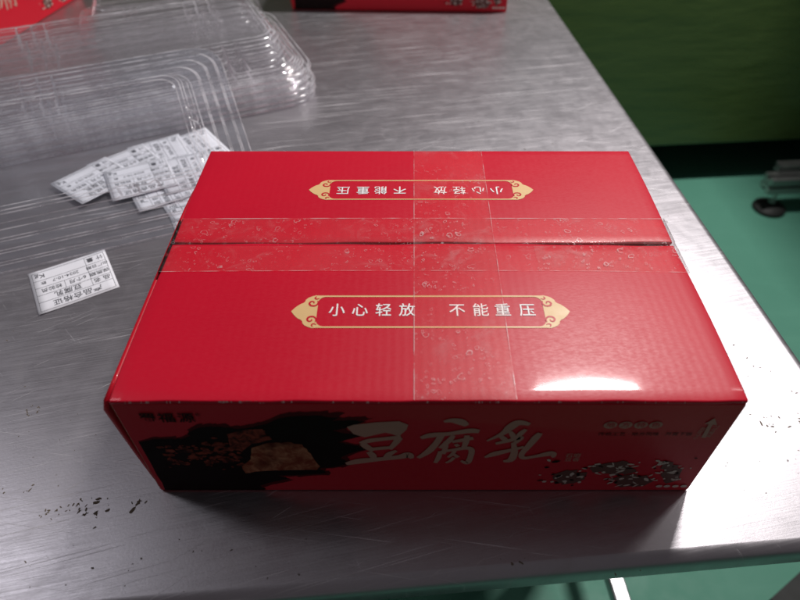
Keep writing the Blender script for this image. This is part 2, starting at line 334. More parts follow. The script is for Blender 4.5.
# ------------------------------------------------------------------ steel work table
TA = math.atan(.0857)
table = empty('steel_work_table', (.426, .2055, -.75), TA)      # at the floor below the near right corner
tag(table, 'scratched stainless steel work table with rolled edge under the red boxes', 'table')
LX, LY, H = 1.9, 1.5, .75
def rect_loop(x0, y0, x1, y1, r, z, seg=6):
    out = []
    for cx, cy, a0 in ((x1-r, y1-r, 0), (x0+r, y1-r, 90), (x0+r, y0+r, 180), (x1-r, y0+r, 270)):
        for i in range(seg+1):
            a = R(a0+90*i/seg); out.append(Vector((cx+r*math.cos(a), cy+r*math.sin(a), z)))
    return out
prof = [(.011, 0)]+[(.011-.011*math.sin(R(a)), -.011+.011*math.cos(R(a))) for a in range(15, 91, 15)]+[(0, -.022), (.001, -.026), (.014, -.027), (.014, -.021)]
v = []; f = []; n = 28
for ins, z in prof: v += rect_loop(-LX+ins, ins, -ins, LY-ins, max(.014-ins, .003)+.004, H+z)
for j in range(len(prof)-1): f += [(j*n+i, (j+1)*n+i, (j+1)*n+(i+1) % n, j*n+(i+1) % n) for i in range(n)]
f.append(tuple(range(n)))
me = mesh('tabletop', v, f, True)
me.polygons[len(f)-1].use_smooth = False
top = link('tabletop', me, STEEL, table)
for x in (-.10, -LX+.10):
    for y in (.34, LY-.12):
        m = MB(); m.tube((x, y, .012), (x, y, H-.028), .021, n=24); m.tube((x, y, 0), (x, y, .02), .027, n=24); m.build('leg', TUBE, table, True)
for x in (-.045, -LX+.10):
    m = MB(); m.box((x-.014, .03, .135), (x+.014, LY-.06, .163), .004); m.build('under_rail', TUBE, table)
m = MB(); m.box((-LX+.116, LY-.135, .135), (-.062, LY-.107, .163), .004); m.build('under_rail', TUBE, table)

# grime stuck to the steel: tiny irregular flakes and rust rings
rnd = random.Random(4)
GRIME = plain('dried_grime', (.13, .105, .08), .85, 0, .2, .5, 300)
Tinv = (Matrix.Translation(table.location) @ Matrix.Rotation(TA, 4, 'Z')).inverted()
gm = MB()
def flake(x, y, s, asp=1.6):
    s *= .44
    a0 = rnd.random()*6.3; k = rnd.randint(5, 9); lean = rnd.random()*6.3; P = []
    for i in range(k):
        a = i*2*math.pi/k; r = s*(.45+.75*rnd.random())
        px, py = r*math.cos(a)*asp, r*math.sin(a)
        P.append((x+px*math.cos(lean)-py*math.sin(lean), y+px*math.sin(lean)+py*math.cos(lean)))
    hgt = .0001+s*.05
    gm.add([Tinv @ Vector((p[0], p[1], .00005)) for p in P]+[Tinv @ Vector((x, y, hgt))], [(i, (i+1) % k, k) for i in range(k)])
for cx, cy, sx, sy, cnt, s in ((-.275, .232, .020, .005, 26, .0020), (-.258, .240, .012, .003, 8, .0022), (-.226, .236, .004, .004, 5, .0026), (-.345, .248, .003, .004, 6, .0022), (-.322, .249, .002, .003, 4, .0016),
        (-.295, .226, .004, .003, 6, .0018), (-.262, .178, .05, .02, 10, .0010), (-.40, .30, .06, .05, 14, .0010), (-.33, .24, .07, .06, 16, .0009), (-.205, .192, .02, .01, 4, .0018), (-.06, .19, .10, .012, 9, .0013), (.09, .187, .004, .002, 4, .0020),
        (.345, .315, .010, .006, 12, .0018), (.372, .322, .008, .004, 8, .0020), (.318, .29, .02, .03, 10, .0010), (.30, .24, .05, .03, 14, .0009), (.35, .40, .01, .01, 4, .0016), (.36, .35, .02, .02, 6, .0011), (.362, .225, .012, .01, 5, .0014),
        (.262, .60, .03, .012, 12, .0020), (.25, .62, .012, .006, 6, .0026), (.30, .53, .02, .02, 5, .0014), (.34, .63, .01, .01, 4, .0018), (.02, .64, .02, .008, 9, .0022), (.18, .72, .06, .03, 9, .0018), (-.42, .44, .03, .03, 6, .0012), (.15, .85, .1, .1, 10, .0014), (-.10, .80, .1, .1, 8, .0012)):
    for i in range(cnt): flake(rnd.gauss(cx, sx), rnd.gauss(cy, sy), s*(.5+rnd.random()), 1.2+rnd.random()*1.5)
for cx, cy, rr in ((-.395, .270, .0095), (-.352, .33, .0055), (-.43, .365, .008)):
    for i in range(26):
        a = rnd.random()*6.3
        if 1.0 < a < 2.1: continue
        flake(cx+rr*math.cos(a)*(1+rnd.gauss(0, .08)), cy+rr*math.sin(a)*(1+rnd.gauss(0, .08)), .0011*(.5+rnd.random()), 1.8)
o = gm.build('grime', GRIME, table); o['kind'] = 'stuff'

# ------------------------------------------------------------------ red carton
HX, HY, BH = .225, .1625, .132
GAP = .0075              # seam position from the carton's middle
def h_front(x, y):       # height of the front flap's face: a slight dome, dropped corners
    u = min(max((y+HY)/(GAP+HY), 0), 1); s_ = x/HX
    return BH+.0055*u*u*(1-u)*(1-s_*s_)+.0008*u*(1-s_**4)-.0010*max(0, s_-.55)*u*2-.0007*math.exp(-(math.hypot(x+HX, y+HY)/.009)**2)-.0005*math.exp(-(math.hypot(x-HX, y+HY)/.007)**2)-.0003*(1-u)**8*(1+math.sin(x*57+.6)*math.sin(x*23))
def h_back(x, y):
    u = (HY-y)/(HY-GAP); s_ = x/HX
    return BH+.0010*math.sin(math.pi*min(max(u, 0), 1))*(1-s_*s_)-.0004*u
def on(fn, dz): return lambda x, y: Vector((x, y, fn(x, y)+dz))
def flip(fn, cx, cy, dz): return lambda x, y: Vector((cx-x, cy-y, fn(cx-x, cy-y)+dz))

def sheet(fn, x0, x1, y0, y1, nx, ny, thick, edge=None):
    V = []; F = []
    def pt(i, j, z):
        x = x0+(x1-x0)*i/nx; y = y0+(y1-y0)*j/ny
        if edge: x, y = edge(x, y)
        return Vector((x, y, fn(x, y)-z))
    for z in (0, thick):
        for j in range(ny+1):
            for i in range(nx+1): V.append(pt(i, j, z))
    N = (nx+1)*(ny+1); ix = lambda i, j, k: k*N+j*(nx+1)+i
    for j in range(ny):
        for i in range(nx):
            F.append((ix(i, j, 0), ix(i+1, j, 0), ix(i+1, j+1, 0), ix(i, j+1, 0)))
            F.append((ix(i, j, 1), ix(i, j+1, 1), ix(i+1, j+1, 1), ix(i+1, j, 1)))
    ring = [(i, 0) for i in range(nx)]+[(nx, j) for j in range(ny)]+[(i, ny) for i in range(nx, 0, -1)]+[(0, j) for j in range(ny, 0, -1)]
    for a, b in zip(ring, ring[1:]+ring[:1]):
        F.append((ix(*a, 0), ix(*a, 1), ix(*b, 1), ix(*b, 0)))
    return V, F
def bevelled(name, V, F, mats, parent, off=.0014, sel=None):
    bm = bmesh.new(); vs_ = [bm.verts.new(p) for p in V]
    for q in F: bm.faces.new([vs_[i] for i in q])
    bm.normal_update()
    es = [e for e in bm.edges if len(e.link_faces) == 2 and e.calc_face_angle() > R(50)]
    bmesh.ops.bevel(bm, geom=es, offset=off, segments=3, affect='EDGES', profile=.5, clamp_overlap=True)
    me = bpy.data.meshes.new(name); bm.to_mesh(me); bm.free()
    for p in me.polygons: p.use_smooth = True
    o = link(name, me, mats, parent)
    return o

# half of the gold frame's end ornament (x outwards from the frame's corner line, y up), in metres
HALF = [(0, .0176), (.0030, .0178), (.0062, .0166), (.0090, .0150), (.0108, .0128), (.0112, .0108), (.0124, .0092), (.0146, .0080), (.0170, .0058), (.0190, .0034), (.0212, 0)]
def frame_print(parent, fn, name, bodies):
    m = MB(); hx, hy, tip = .0900, .0176, .0212
    outl = [(x, hy) for x in [hx-i*.006 for i in range(31)] if x >= -hx]
    outl += [(-hx-a, b) for a, b in HALF]+[(-hx-a, -b) for a, b in HALF[-2::-1]]
    outl += [(x, -hy) for x in [-hx+i*.006 for i in range(31)] if x <= hx]
    outl += [(hx+a, -b) for a, b in HALF]+[(hx+a, b) for a, b in HALF[-2::-1]]
    ix, iy, r = .0905, .0160, .0062
    inner = [(p.x, p.y) for p in rect_loop(-ix, -iy, ix, iy, r, 0)]
    # split in an upper and a lower half so that the thin bands triangulate evenly
    m.flat(outl, [inner], fn(.00025))
    sw = [(.0015, .0102, .0006), (.0012, .0070, .0012), (.0032, .0046, .0016), (.0066, .0048, .0017), (.0080, .0072, .0016), (.0066, .0094, .0014), (.0046, .0088, .0012), (.0044, .0072, .0008)]
    sw2 = [(.0004, .0128, .0008), (.0026, .0120, .0012), (.0040, .0132, .0012), (.0030, .0150, .0007)]
    for sx in (-1, 1):
        for sy in (-1, 1):
            for q in (sw, sw2):
                m.ribbon([(sx*(hx+a-.0005), sy*(b+.0014), c) for a, b, c in q], fn(.0004), k=1)
    fo = m.build('gold_frame', [GOLD, RED], parent)
    xs = [-.0748, -.0564, -.0376, -.0188, .0212, .0400, .0576, .0772]
    for part in (range(4), range(4, 8)):
        t = MB()
        for i in part: t.text(bodies[i], .0146, xs[i], .0004, fn(.0004), bold=.006, sx=.92)
        t.build('warning_lettering', WHITE, parent)

def make_tape(name, parent, cells, uvs):
    V, F = cells
    me = mesh(name, V, F, True); uv = me.uv_layers.new(name='UVMap')
    for p in me.polygons:
        for li, vi in zip(p.loop_indices, p.vertices): uv.data[li].uv = uvs[vi]
    return link(name, me, TAPE, parent)

def make_box():
    root = empty('printed_carton', (0, 0, 0))
    fl = BH-.0042                                   # underside of the flaps
    # panels
    m = MB(); m.box((-HX, -HY+.0004, .0006), (HX, -HY+.0042, fl-.0002), .0011, 3); front = m.build('front_panel', RED_SIDE, root)
    m = MB(); m.box((-HX, HY-.0042, .0006), (HX, HY-.0004, fl-.0002), .0011, 3); m.build('back_panel', RED, root)
    for s_ in (-1, 1):
        V = []; F = []; ny, nz = 14, 10
        bul = lambda y, z: (.0125 if s_ < 0 else .0012)*(.25+.75*(max(z, 0)/fl)**.7)*(1-max(0, (y+.02)/HY)**4)*(.55+.45*min(1, (fl-z)/.012))
        for k in (0, 1):
            for j in range(nz+1):
                for i in range(ny+1):
                    y = -HY+.0048+(2*HY-.0096)*i/ny; z = .0012+(fl-.0024)*j/nz
                    V.append(Vector((s_*(HX-.0012+bul(y, z)-k*.0038), y, z)))
        N = (ny+1)*(nz+1); ix = lambda i, j, k: k*N+j*(ny+1)+i
        for j in range(nz):
            for i in range(ny):
                a = (ix(i, j, 0), ix(i+1, j, 0), ix(i+1, j+1, 0), ix(i, j+1, 0)); b = tuple(q+N for q in a)
                F += [a if s_ > 0 else a[::-1], b[::-1] if s_ > 0 else b]
        ring = [(i, 0) for i in range(ny)]+[(ny, j) for j in range(nz)]+[(i, nz) for i in range(ny, 0, -1)]+[(0, j) for j in range(nz, 0, -1)]
        for a, b in zip(ring, ring[1:]+ring[:1]): F.append((ix(*a, 0), ix(*a, 1), ix(*b, 1), ix(*b, 0)))
        bm = bmesh.new(); q = [bm.verts.new(p) for p in V]
        for t in F: bm.faces.new([q[i] for i in t])
        bmesh.ops.recalc_face_normals(bm, faces=bm.faces[:]); me = bpy.data.meshes.new('side_panel'); bm.to_mesh(me); bm.free()
        for p in me.polygons: p.use_smooth = True
        link('side_panel', me, RED_SIDE, root)
    m = MB(); m.box((-HX+.006, -HY+.006, 0), (HX-.006, HY-.006, .004)); m.build('bottom_flap', KRAFT, root)
    m = MB(); m.box((-HX+.006, -HY+.006, fl-.0048), (HX-.006, HY-.006, fl-.0008)); m.build('inner_flap', KRAFT, root)
    # kraft edge showing at the two front corners
    for s_ in (-1, 1):
        m = MB(); m.box((min(s_*HX, s_*(HX+.0005)), -HY+.0012, .002), (max(s_*HX, s_*(HX+.0005)), -HY+.0036, fl-.003)); m.build('board_edge', KRAFT, front)
    # flaps
    def ef(x, y):
        s_ = x/HX
        if y < -HY+.002: y += .00025*math.sin(x*61)+.0002*math.sin(x*139+2)
        if y > GAP-.004: y += .0008+.0006*math.sin(x*31)+.0004*math.sin(x*83+1)-.0012*max(0, s_-.3)
        return x*(1+.006*math.sin(math.pi*(y+HY)/(HY+GAP))*(1 if x > 0 else .6)), y
    V, F = sheet(h_front, -HX, HX, -HY, GAP-.0012, 44, 16, .0038, ef)
    ff = bevelled('flap', V, F, RED, root)
    def eb(x, y):
        if y < GAP+.006: y += .0007*math.sin(x*27+2)+.0004*math.sin(x*71)
        return x*(1+.005*math.sin(math.pi*(HY-y)/(HY-GAP))), y
    V, F = sheet(h_back, -HX, HX, GAP+.0022, HY, 44, 16, .0038, eb)
    fb = bevelled('flap', V, F, RED, root)
    frame_print(ff, lambda dz: (lambda x, y: Vector((x+.004, y-.077, h_front(x+.004, y-.077)+dz))), 'front', '小心轻放不能重压')
    frame_print(fb, lambda dz: (lambda x, y: Vector((-x, -y*.94+.0895, h_back(-x, -y*.94+.0895)+dz))), 'back', '小心轻放不能重压')
    # worn white paper along the front crease and at the right corner
    r = random.Random(9); m = MB()
    for i in range(15):
        x = -.148+.038*r.random(); wd = .0008+.0018*r.random()
        m.add([(x, -HY-.00015, BH-.0016), (x+wd, -HY-.00015, BH-.0018), (x+wd*.8, -HY+.0004, BH-.0004), (x+wd*.2, -HY+.0004, BH-.0003)], [(0, 1, 2, 3)])
    for i in range(46):                        # bare fibres where the print has rubbed off the front crease
        x = -HX+.004+(2*HX-.008)*r.random(); wd = .0004+.0011*r.random()**2; z = h_front(x, -HY)
        m.add([(x, -HY-.0005, z-.0016), (x+wd, -HY-.0005, z-.0015), (x+wd*.8, -HY+.0004, z-.0002), (x+wd*.2, -HY+.0004, z-.0001)], [(0, 1, 2, 3)])
    m.build('worn_edge', FIBRE, ff)['kind'] = 'stuff'; m = MB()
    for i in range(22):
        y = -HY+.004+.075*r.random()**1.4; wd = .0012+.004*r.random(); xx = HX*(1+.006*math.sin(math.pi*(y+HY)/(HY+GAP)))
        z = h_front(xx, y)
        m.add([(xx+.00012, y, z-.0018), (xx+.00012, y+wd, z-.0016), (xx-.0007-.0006*r.random(), y+wd*.9, z+.0001), (xx-.0006, y+wd*.1, z+.0001)], [(0, 1, 2, 3)])
    m.build('worn_edge', FIBRE, ff)['kind'] = 'stuff'
    # tape across the seam, bridging the gap, and a second strip from front to back
    nx = 110; V = []; F = []; U = []
    ys = [-.030+i*.0040 for i in range(9)]+[GAP-.0005, GAP+.0015]+[GAP+.0045+i*.0064 for i in range(6)]
    def htape(x, y): 
        if GAP-.0025 < y < GAP+.0035: return min(h_front(x, GAP-.003), h_back(x, GAP+.004))-.0006
        return (h_front if y < GAP else h_back)(x, y)
    xs = [-HX-.002+(2*HX+.004)*i/nx for i in range(nx+1)]
    cols = [(-HX-.0022-.004, .040)]+[(x, None) for x in xs]+[(HX+.0022+.0015, .040)]
    for ci, (x, dn) in enumerate(cols):
        for j, y in enumerate(ys):
            z = htape(max(-HX, min(HX, x)), y)+.0006
            V.append(Vector((x, y, z-(dn or 0)))); U.append((j/(len(ys)-1), ci/nx))
    k = len(ys)
    for i in range(len(cols)-1):
        for j in range(k-1): F.append((i*k+j, (i+1)*k+j, (i+1)*k+j+1, i*k+j+1))
    make_tape('packing_tape', root, (V, F), U)
    V = []; F = []; U = []; yy = [-HY+.0006+(2*HY-.0012)*i/80 for i in range(81)]; xw = [-.0085+(.0725)*i/14 for i in range(15)]
    for j, y in enumerate(yy):
        for i, x in enumerate(xw):
            V.append(Vector((x+.002*(y/HY), y, htape(x, y)+.0011))); U.append((i/14, j/80))
    for j in range(80):
        for i in range(14): F.append((j*15+i, j*15+i+1, (j+1)*15+i+1, (j+1)*15+i))
    make_tape('packing_tape', root, (V, F), U)
    # a short third strip over the right of the seam
    V = []; F = []; U = []; xs2 = [.098+(.098)*i/30 for i in range(31)]; y2 = [-.0285+i*.0038 for i in range(9)]
    for i, x in enumerate(xs2):
        for j, y in enumerate(y2):
            V.append(Vector((x, y, htape(x, y)+.0014))); U.append((j/8*.98+.01, i/30))
    for i in range(30):
        for j in range(8): F.append((i*9+j, (i+1)*9+j, (i+1)*9+j+1, i*9+j+1))
    make_tape('packing_tape', root, (V, F), U)

    # ---- print on the front panel
    P = lambda dz: (lambda x, z: Vector((x, -HY+.0004-dz, min(max(z, .0016), fl-.002))))
    clamp = lambda q: [(min(max(x, -HX+.0018), HX-.002), z) for x, z in q]
    r = random.Random(21)
    def rag(poly, amp, n_=4):
        out = []
        for a, b in zip(poly, poly[1:]+poly[:1]):
            L = math.dist(a[:2], b[:2])
            for i in range(n_):
                t = i/n_; j = amp*(r.random()-.5)*(1 if L > .004 else .3)
                out.append((a[0]+(b[0]-a[0])*t+j, a[1]+(b[1]-a[1])*t+j*.8))
        return out
    m = MB(); m.flat(clamp(rag(SPLASH, .0016, 5)), fn=P(.00015)); m.build('brush_splash', BLACK, front)
    m = MB(); cxs, czs = -.135, .055
    m.flat(clamp(rag([(cxs+(x-cxs)*(1.07 if x > cxs else 1), czs+(z-czs)*1.10) for x, z in SPLASH], .0034, 5)), fn=P(.00008)); m.build('dry_brush_edge', DRY, front)
    t_ = NT('photo_of_tofu'); a = t_.noise(t_.coord(), 75, 5, .7, .6); b = t_.noise(t_.coord(), 30, 4, .6)
    cc = t_.mix(t_.ramp(a, .35, .68), (.22, .04, .02), (.50, .22, .12)); cc = t_.mix(t_.ramp(b, .5, .72), cc, (.09, .012, .006))
    TOFUM = t_.done(t_.n('BsdfPrincipled', Base_Color=cc, Roughness=.6, Specular_IOR_Level=.15).outputs[0])
    t_ = NT('photo_of_chilli'); a = t_.noise(t_.coord(), 130, 5, .7, .5)
    cc = t_.mix(t_.ramp(a, .35, .65), (.03, .005, .004), (.30, .055, .035))
    CHILIM = t_.done(t_.n('BsdfPrincipled', Base_Color=cc, Roughness=.6, Specular_IOR_Level=.15).outputs[0])
    m = MB(); m.flat(rag(TOFU_BACK, .0022), fn=P(.0003), k=1); m.flat(rag(TOFU, .0014), fn=P(.00042))
    for i in range(95):
        u = r.random(); x = -.2075+.062*u; z = .034+.040*r.random()**.9+(.012 if u > .6 else 0)*r.random(); q = .0010+.0028*r.random()**1.6
        n_ = r.randint(5, 8); a0 = r.random()*6
        m.flat([(x+1.5*q*(.5+.6*r.random())*math.cos(a0+c*6.283/n_), z+q*(.5+.6*r.random())*math.sin(a0+c*6.283/n_)) for c in range(n_)], fn=P(.0003+.0000012*i), k=1)
    m.build('food_photo', [TOFUM, CHILIM], front)
    m = MB()
    for i, (kk, q) in enumerate(TITLE):
        if kk == 'p': m.flat(q, fn=P(.0006))
        else: m.ribbon([(a, b, c*1.4) for a, b, c in q], P(.0006+i*.000004))
    m.build('brush_title', TITLE_INK, front)
    m = MB()
    for ch, (x, z) in zip('蜀福源', LOGO[:3]): m.text(ch, .0128, x, z, P(.00075), bold=.012)
    m.text('®', .005, LOGO[3][0], LOGO[3][1], P(.00075)); m.build('logo_lettering', BLACK, front)
    m = MB()
    for ch, (x, z) in zip('地方特色', DISCS):
        m = MB(); m.flat([(x+.0049*math.cos(c*.2618), z+.0045*math.sin(c*.2618)) for c in range(24)], fn=P(.0006))
        m.text(ch, .0070, x, z, P(.0008), k=1, bold=.012); m.build('round_badge', [TITLE_INK, RED], front)
    m = MB(); m.text('传统工艺 · 地方风味 · 开胃下饭', .0052, .1637, .0894, P(.0006)); o = m.build('small_lettering', BLACK, front)
    m = MB(); m.flat(ARROW, fn=P(.0006))
    m.build('up_arrow', TITLE_INK, front); m = MB()
    m.text('小心轻放', .0042, ATEXT[0][0]-.0004, ATEXT[0][1], P(.0006), ang=R(84)); m.text('此面向上', .0042, ATEXT[1][0]+.0012, ATEXT[1][1], P(.0006), ang=R(84))
    m.build('arrow_lettering', TITLE_INK, front)
    # line drawing of people at work: dark olive patches under many pale flecks
    OLIVE = plain('olive_ink', (.13, .05, .04), .6); PALE = plain('pale_grey_ink', (.62, .52, .46), .55)
    PATCH2 = []
    for q in PATCH:
        cx, cz = sum(a for a, b in q)/len(q), sum(b for a, b in q)/len(q); PATCH2.append([(cx+(a-cx)*1.3, min(max(cz+(b-cz)*1.15, .006), .058)) for a, b in q])
    m = MB()
    for q in PATCH: m.flat(rag(q, .005, 4), fn=P(.00045), k=0)
    def inside(x, z, q):
        c = False
        for a, b in zip(q, q[1:]+q[:1]):
            if (a[1] > z) != (b[1] > z) and x < (b[0]-a[0])*(z-a[1])/(b[1]-a[1])+a[0]: c = not c
        return c
    cnt = 0
    while cnt < 120:
        x = .093+.125*r.random(); z = .010+.045*r.random()
        if r.random() > .12 and not any(inside(x, z, q) for q in PATCH2): continue
        L = .0016+.0055*r.random()**1.6; a = r.gauss(.15, .7); wv = .0011+.0028*r.random()**1.4
        m.ribbon([(x-L/2*math.cos(a), z-L/2*math.sin(a), wv*.4), (x, z+.0008*(r.random()-.5), wv), (x+L/2*math.cos(a), z+L/2*math.sin(a), wv*.3)], P(.0006+cnt*.0000015), k=1 if cnt % 4 else 2, sub=3)
        cnt += 1
    m.build('line_drawing', [OLIVE, PALE, BLACK], front); m = MB()
    for x, z in SMALLDISC: m.flat([(x+.0027*math.cos(c*.35), z+.0021*math.sin(c*.35)) for c in range(18)], fn=P(.0007))
    m.build('badge_row', PALE, front); m = MB()
    m.text('石磨', .0062, .1156, .0589, P(.0008)); m.text('豆香', .0062, .1160, .0527, P(.0008))
    m.build('seal_lettering', TITLE_INK, front)
    return root

box = make_box(); box.location = (.018, .41, .0003)
tag(box, 'large red printed carton sealed with clear tape in the middle of the table', 'carton', 'red printed cartons on the table')
b2 = copy_tree(box); b2.location = (-.003, 1.497, .0003); b2.rotation_euler.z = R(-1.8)
tag(b2, 'red carton at the far end of the table, only its lowest strip in view', 'carton', 'red printed cartons on the table')
b3 = copy_tree(box); b3.location = (-.918, 1.235, .0003); b3.rotation_euler.z = R(78.7)
tag(b3, 'red carton standing beyond the clear plastic trays, its brush lettered front turned right', 'carton', 'red printed cartons on the table')

# ------------------------------------------------------------------ clear plastic trays and lid
def rr(hx, hy, r, nl=120, nsh=64, nc=9):
    P = []
    for cx, cy, a0, dx, dy, L in ((hx-r, hy-r, 0, -1, 0, 2*(hx-r)), (-hx+r, hy-r, 90, 0, -1, 2*(hy-r)), (-hx+r, -hy+r, 180, 1, 0, 2*(hx-r)), (hx-r, -hy+r, 270, 0, 1, 2*(hy-r))):
        for i in range(nc):
            a = R(a0+90*i/nc); P.append((cx+r*math.cos(a), cy+r*math.sin(a), math.cos(a), math.sin(a), -1, dx != 0))
        ex, ey = {0: (0, 1), 90: (-1, 0), 180: (0, -1), 270: (1, 0)}[a0]
        sx, sy = cx+r*ex, cy+r*ey; ns = nl if dx else nsh
        for i in range(ns):
            t = i/ns; P.append((sx+dx*L*t, sy+dy*L*t, ex, ey, t, dx != 0))
    return P
def groove(t, long_side):                      # short vertical grooves in groups along the walls
    if t < 0: return 0
    out = 0
    for c in ((.10, .155, .21, .79, .845, .90) if long_side else (.36, .5, .64)):
        out = max(out, 1-((t-c)/(.014 if long_side else .030))**2)
    return out
def shell(hx, hy, prof, ribs=(), flute=.006):
    V = []; F = []; K = []; n = None
    # every fold of the sheet is a narrow rounded band, whitened to paint in its highlight line
    P = []
    for a, (ins, z, r, fl_) in enumerate(prof):
        if 0 < a < len(prof)-1:
            for b, w_ in ((prof[a-1], 0), (prof[a+1], 1)):
                d = math.hypot(b[0]-ins, b[1]-z); k = min(.0008/d, .4)
                P.append((ins+(b[0]-ins)*k, z+(b[1]-z)*k, r+(b[2]-r)*k, fl_+(b[3]-fl_)*k, 1 if w_ == 0 else 0))
        else: P.append((ins, z, r, fl_, 1 if a == 0 else 0))
    for ins, z, r, fl_, _ in P:
        L = rr(hx-ins, hy-ins, max(r, .004)); n = len(L)
        for x, y, nx, ny, s_, ls in L:
            k = -flute*fl_*groove(s_, ls) if fl_ else 0
            V.append((x+nx*k, y+ny*k, z))
    L = rr(hx, hy, max(prof[0][2], .004))
    for j in range(len(P)-1):
        for i in range(n):
            F.append((j*n+i, j*n+(i+1) % n, (j+1)*n+(i+1) % n, (j+1)*n+i))
            g = min(P[j][3], P[j+1][3]) > .15 and groove(L[i][4], L[i][5]) > .9
            K.append(1 if (P[j][4] or g) else 0)  # groove crests take the painted highlight too
    F.append(tuple((len(P)-1)*n+i for i in range(n))); K.append(0)
    for x0, x1, y0, y1, z0, hh in ribs:       # pressed ribs on the panel
        b = len(V); s_ = .004
        V += [(x0, y0, z0+.0004), (x1, y0, z0+.0004), (x1, y1, z0+.0004), (x0, y1, z0+.0004), (x0+s_, y0+s_, z0+hh), (x1-s_, y0+s_, z0+hh), (x1-s_, y1-s_, z0+hh), (x0+s_, y1-s_, z0+hh)]
        F += [(b, b+1, b+5, b+4), (b+1, b+2, b+6, b+5), (b+2, b+3, b+7, b+6), (b+3, b, b+4, b+7), (b+4, b+5, b+6, b+7)]; K += [0]*5
    return V, F, K
def soft(o):
    for p in o.data.polygons: p.use_smooth = len(p.vertices) < 5
    return o
def tray_mesh(hx, hy):
    pr_ = [(0, -.004, .05, 0), (.0005, -.001, .05, 0), (.003, 0, .05, 0), (.011, 0, .046, 0), (.014, .003, .044, 0), (.017, .006, .042, 0), (.021, .0065, .04, 0), (.024, .009, .04, .2), (.033, .024, .038, 1), (.041, .040, .034, 1), (.045, .046, .032, .4), (.051, .049, .03, 0), (.057, .049, .028, 0), (.061, .046, .026, 0)]
    V, F, K = shell(hx, hy, pr_)
    return mesh('clear_tray', V, F, mi=K)
tm = tray_mesh(.268, .150)
SA = R(24)
stack = ['lowest clear plastic tray of the stack, its rim touching the steel table', 'clear plastic tray second from the bottom of the stack', 'clear plastic tray in the middle of the stack of five',
         'clear plastic tray second from the top of the stack', 'topmost clear plastic tray of the stack, fluted walls uncovered']
for i, lb in enumerate(stack):
    rs = random.Random(30+i)
    o = bpy.data.objects.new('clear_tray', tm); C.objects.link(o)
    if i == 0: tm.materials.append(PLASTIC); tm.materials.append(FOLD_HIGHLIGHT)
    soft(o) if i == 0 else None
    o.location = (-.437+rs.gauss(0, .0025), .968+rs.gauss(0, .0025), .0052+.0115*i); o.rotation_euler = (0, 0, SA+rs.gauss(0, .006))
    tag(o, lb, 'plastic tray', 'clear plastic trays stacked upside down')
o = soft(link('clear_tray', tray_mesh(.182, .115), [PLASTIC, FOLD_HIGHLIGHT])); o.location = (-.478, 1.302, .0052); o.rotation_euler.z = R(19)
tag(o, 'small clear plastic tray lying between the tray stack and the far red carton', 'plastic tray')

# the lid leans from the table up onto the stack
V, F, K = shell(.30, .148, [(0, -.002, .035, 0), (.0006, 0, .035, 0), (.010, .0002, .032, 0), (.012, .003, .031, 0), (.024, .0032, .028, 0), (.026, .006, .028, 0), (.038, .0062, .026, 0), (.040, .0092, .026, 0), (.052, .0095, .025, 0), (.0565, .016, .024, .3), (.063, .024, .022, .6), (.067, .0255, .02, 0), (.073, .0255, .02, 0), (.075, .0235, .02, 0)])
lid = soft(link('clear_clamshell', mesh('clear_clamshell', V, F, mi=K), [LIDPLASTIC, FOLD_HIGHLIGHT]))
LA = R(22); tilt = R(22)
nu, nv = Vector((math.cos(LA), math.sin(LA), 0)), Vector((-math.sin(LA), math.cos(LA), 0))
near = nu*.08+nv*.655                        # near right corner on the table
cen = near-nu*.30+(nv*math.cos(tilt)+Vector((0, 0, math.sin(tilt))))*.148
lid.matrix_world = Matrix.Translation((cen.x, cen.y, cen.z+.0035)) @ Matrix.Rotation(LA, 4, 'Z') @ Matrix.Rotation(tilt, 4, 'X')
tag(lid, 'wide clear plastic clamshell half leaning on the tray stack over the spread certificates', 'clamshell')

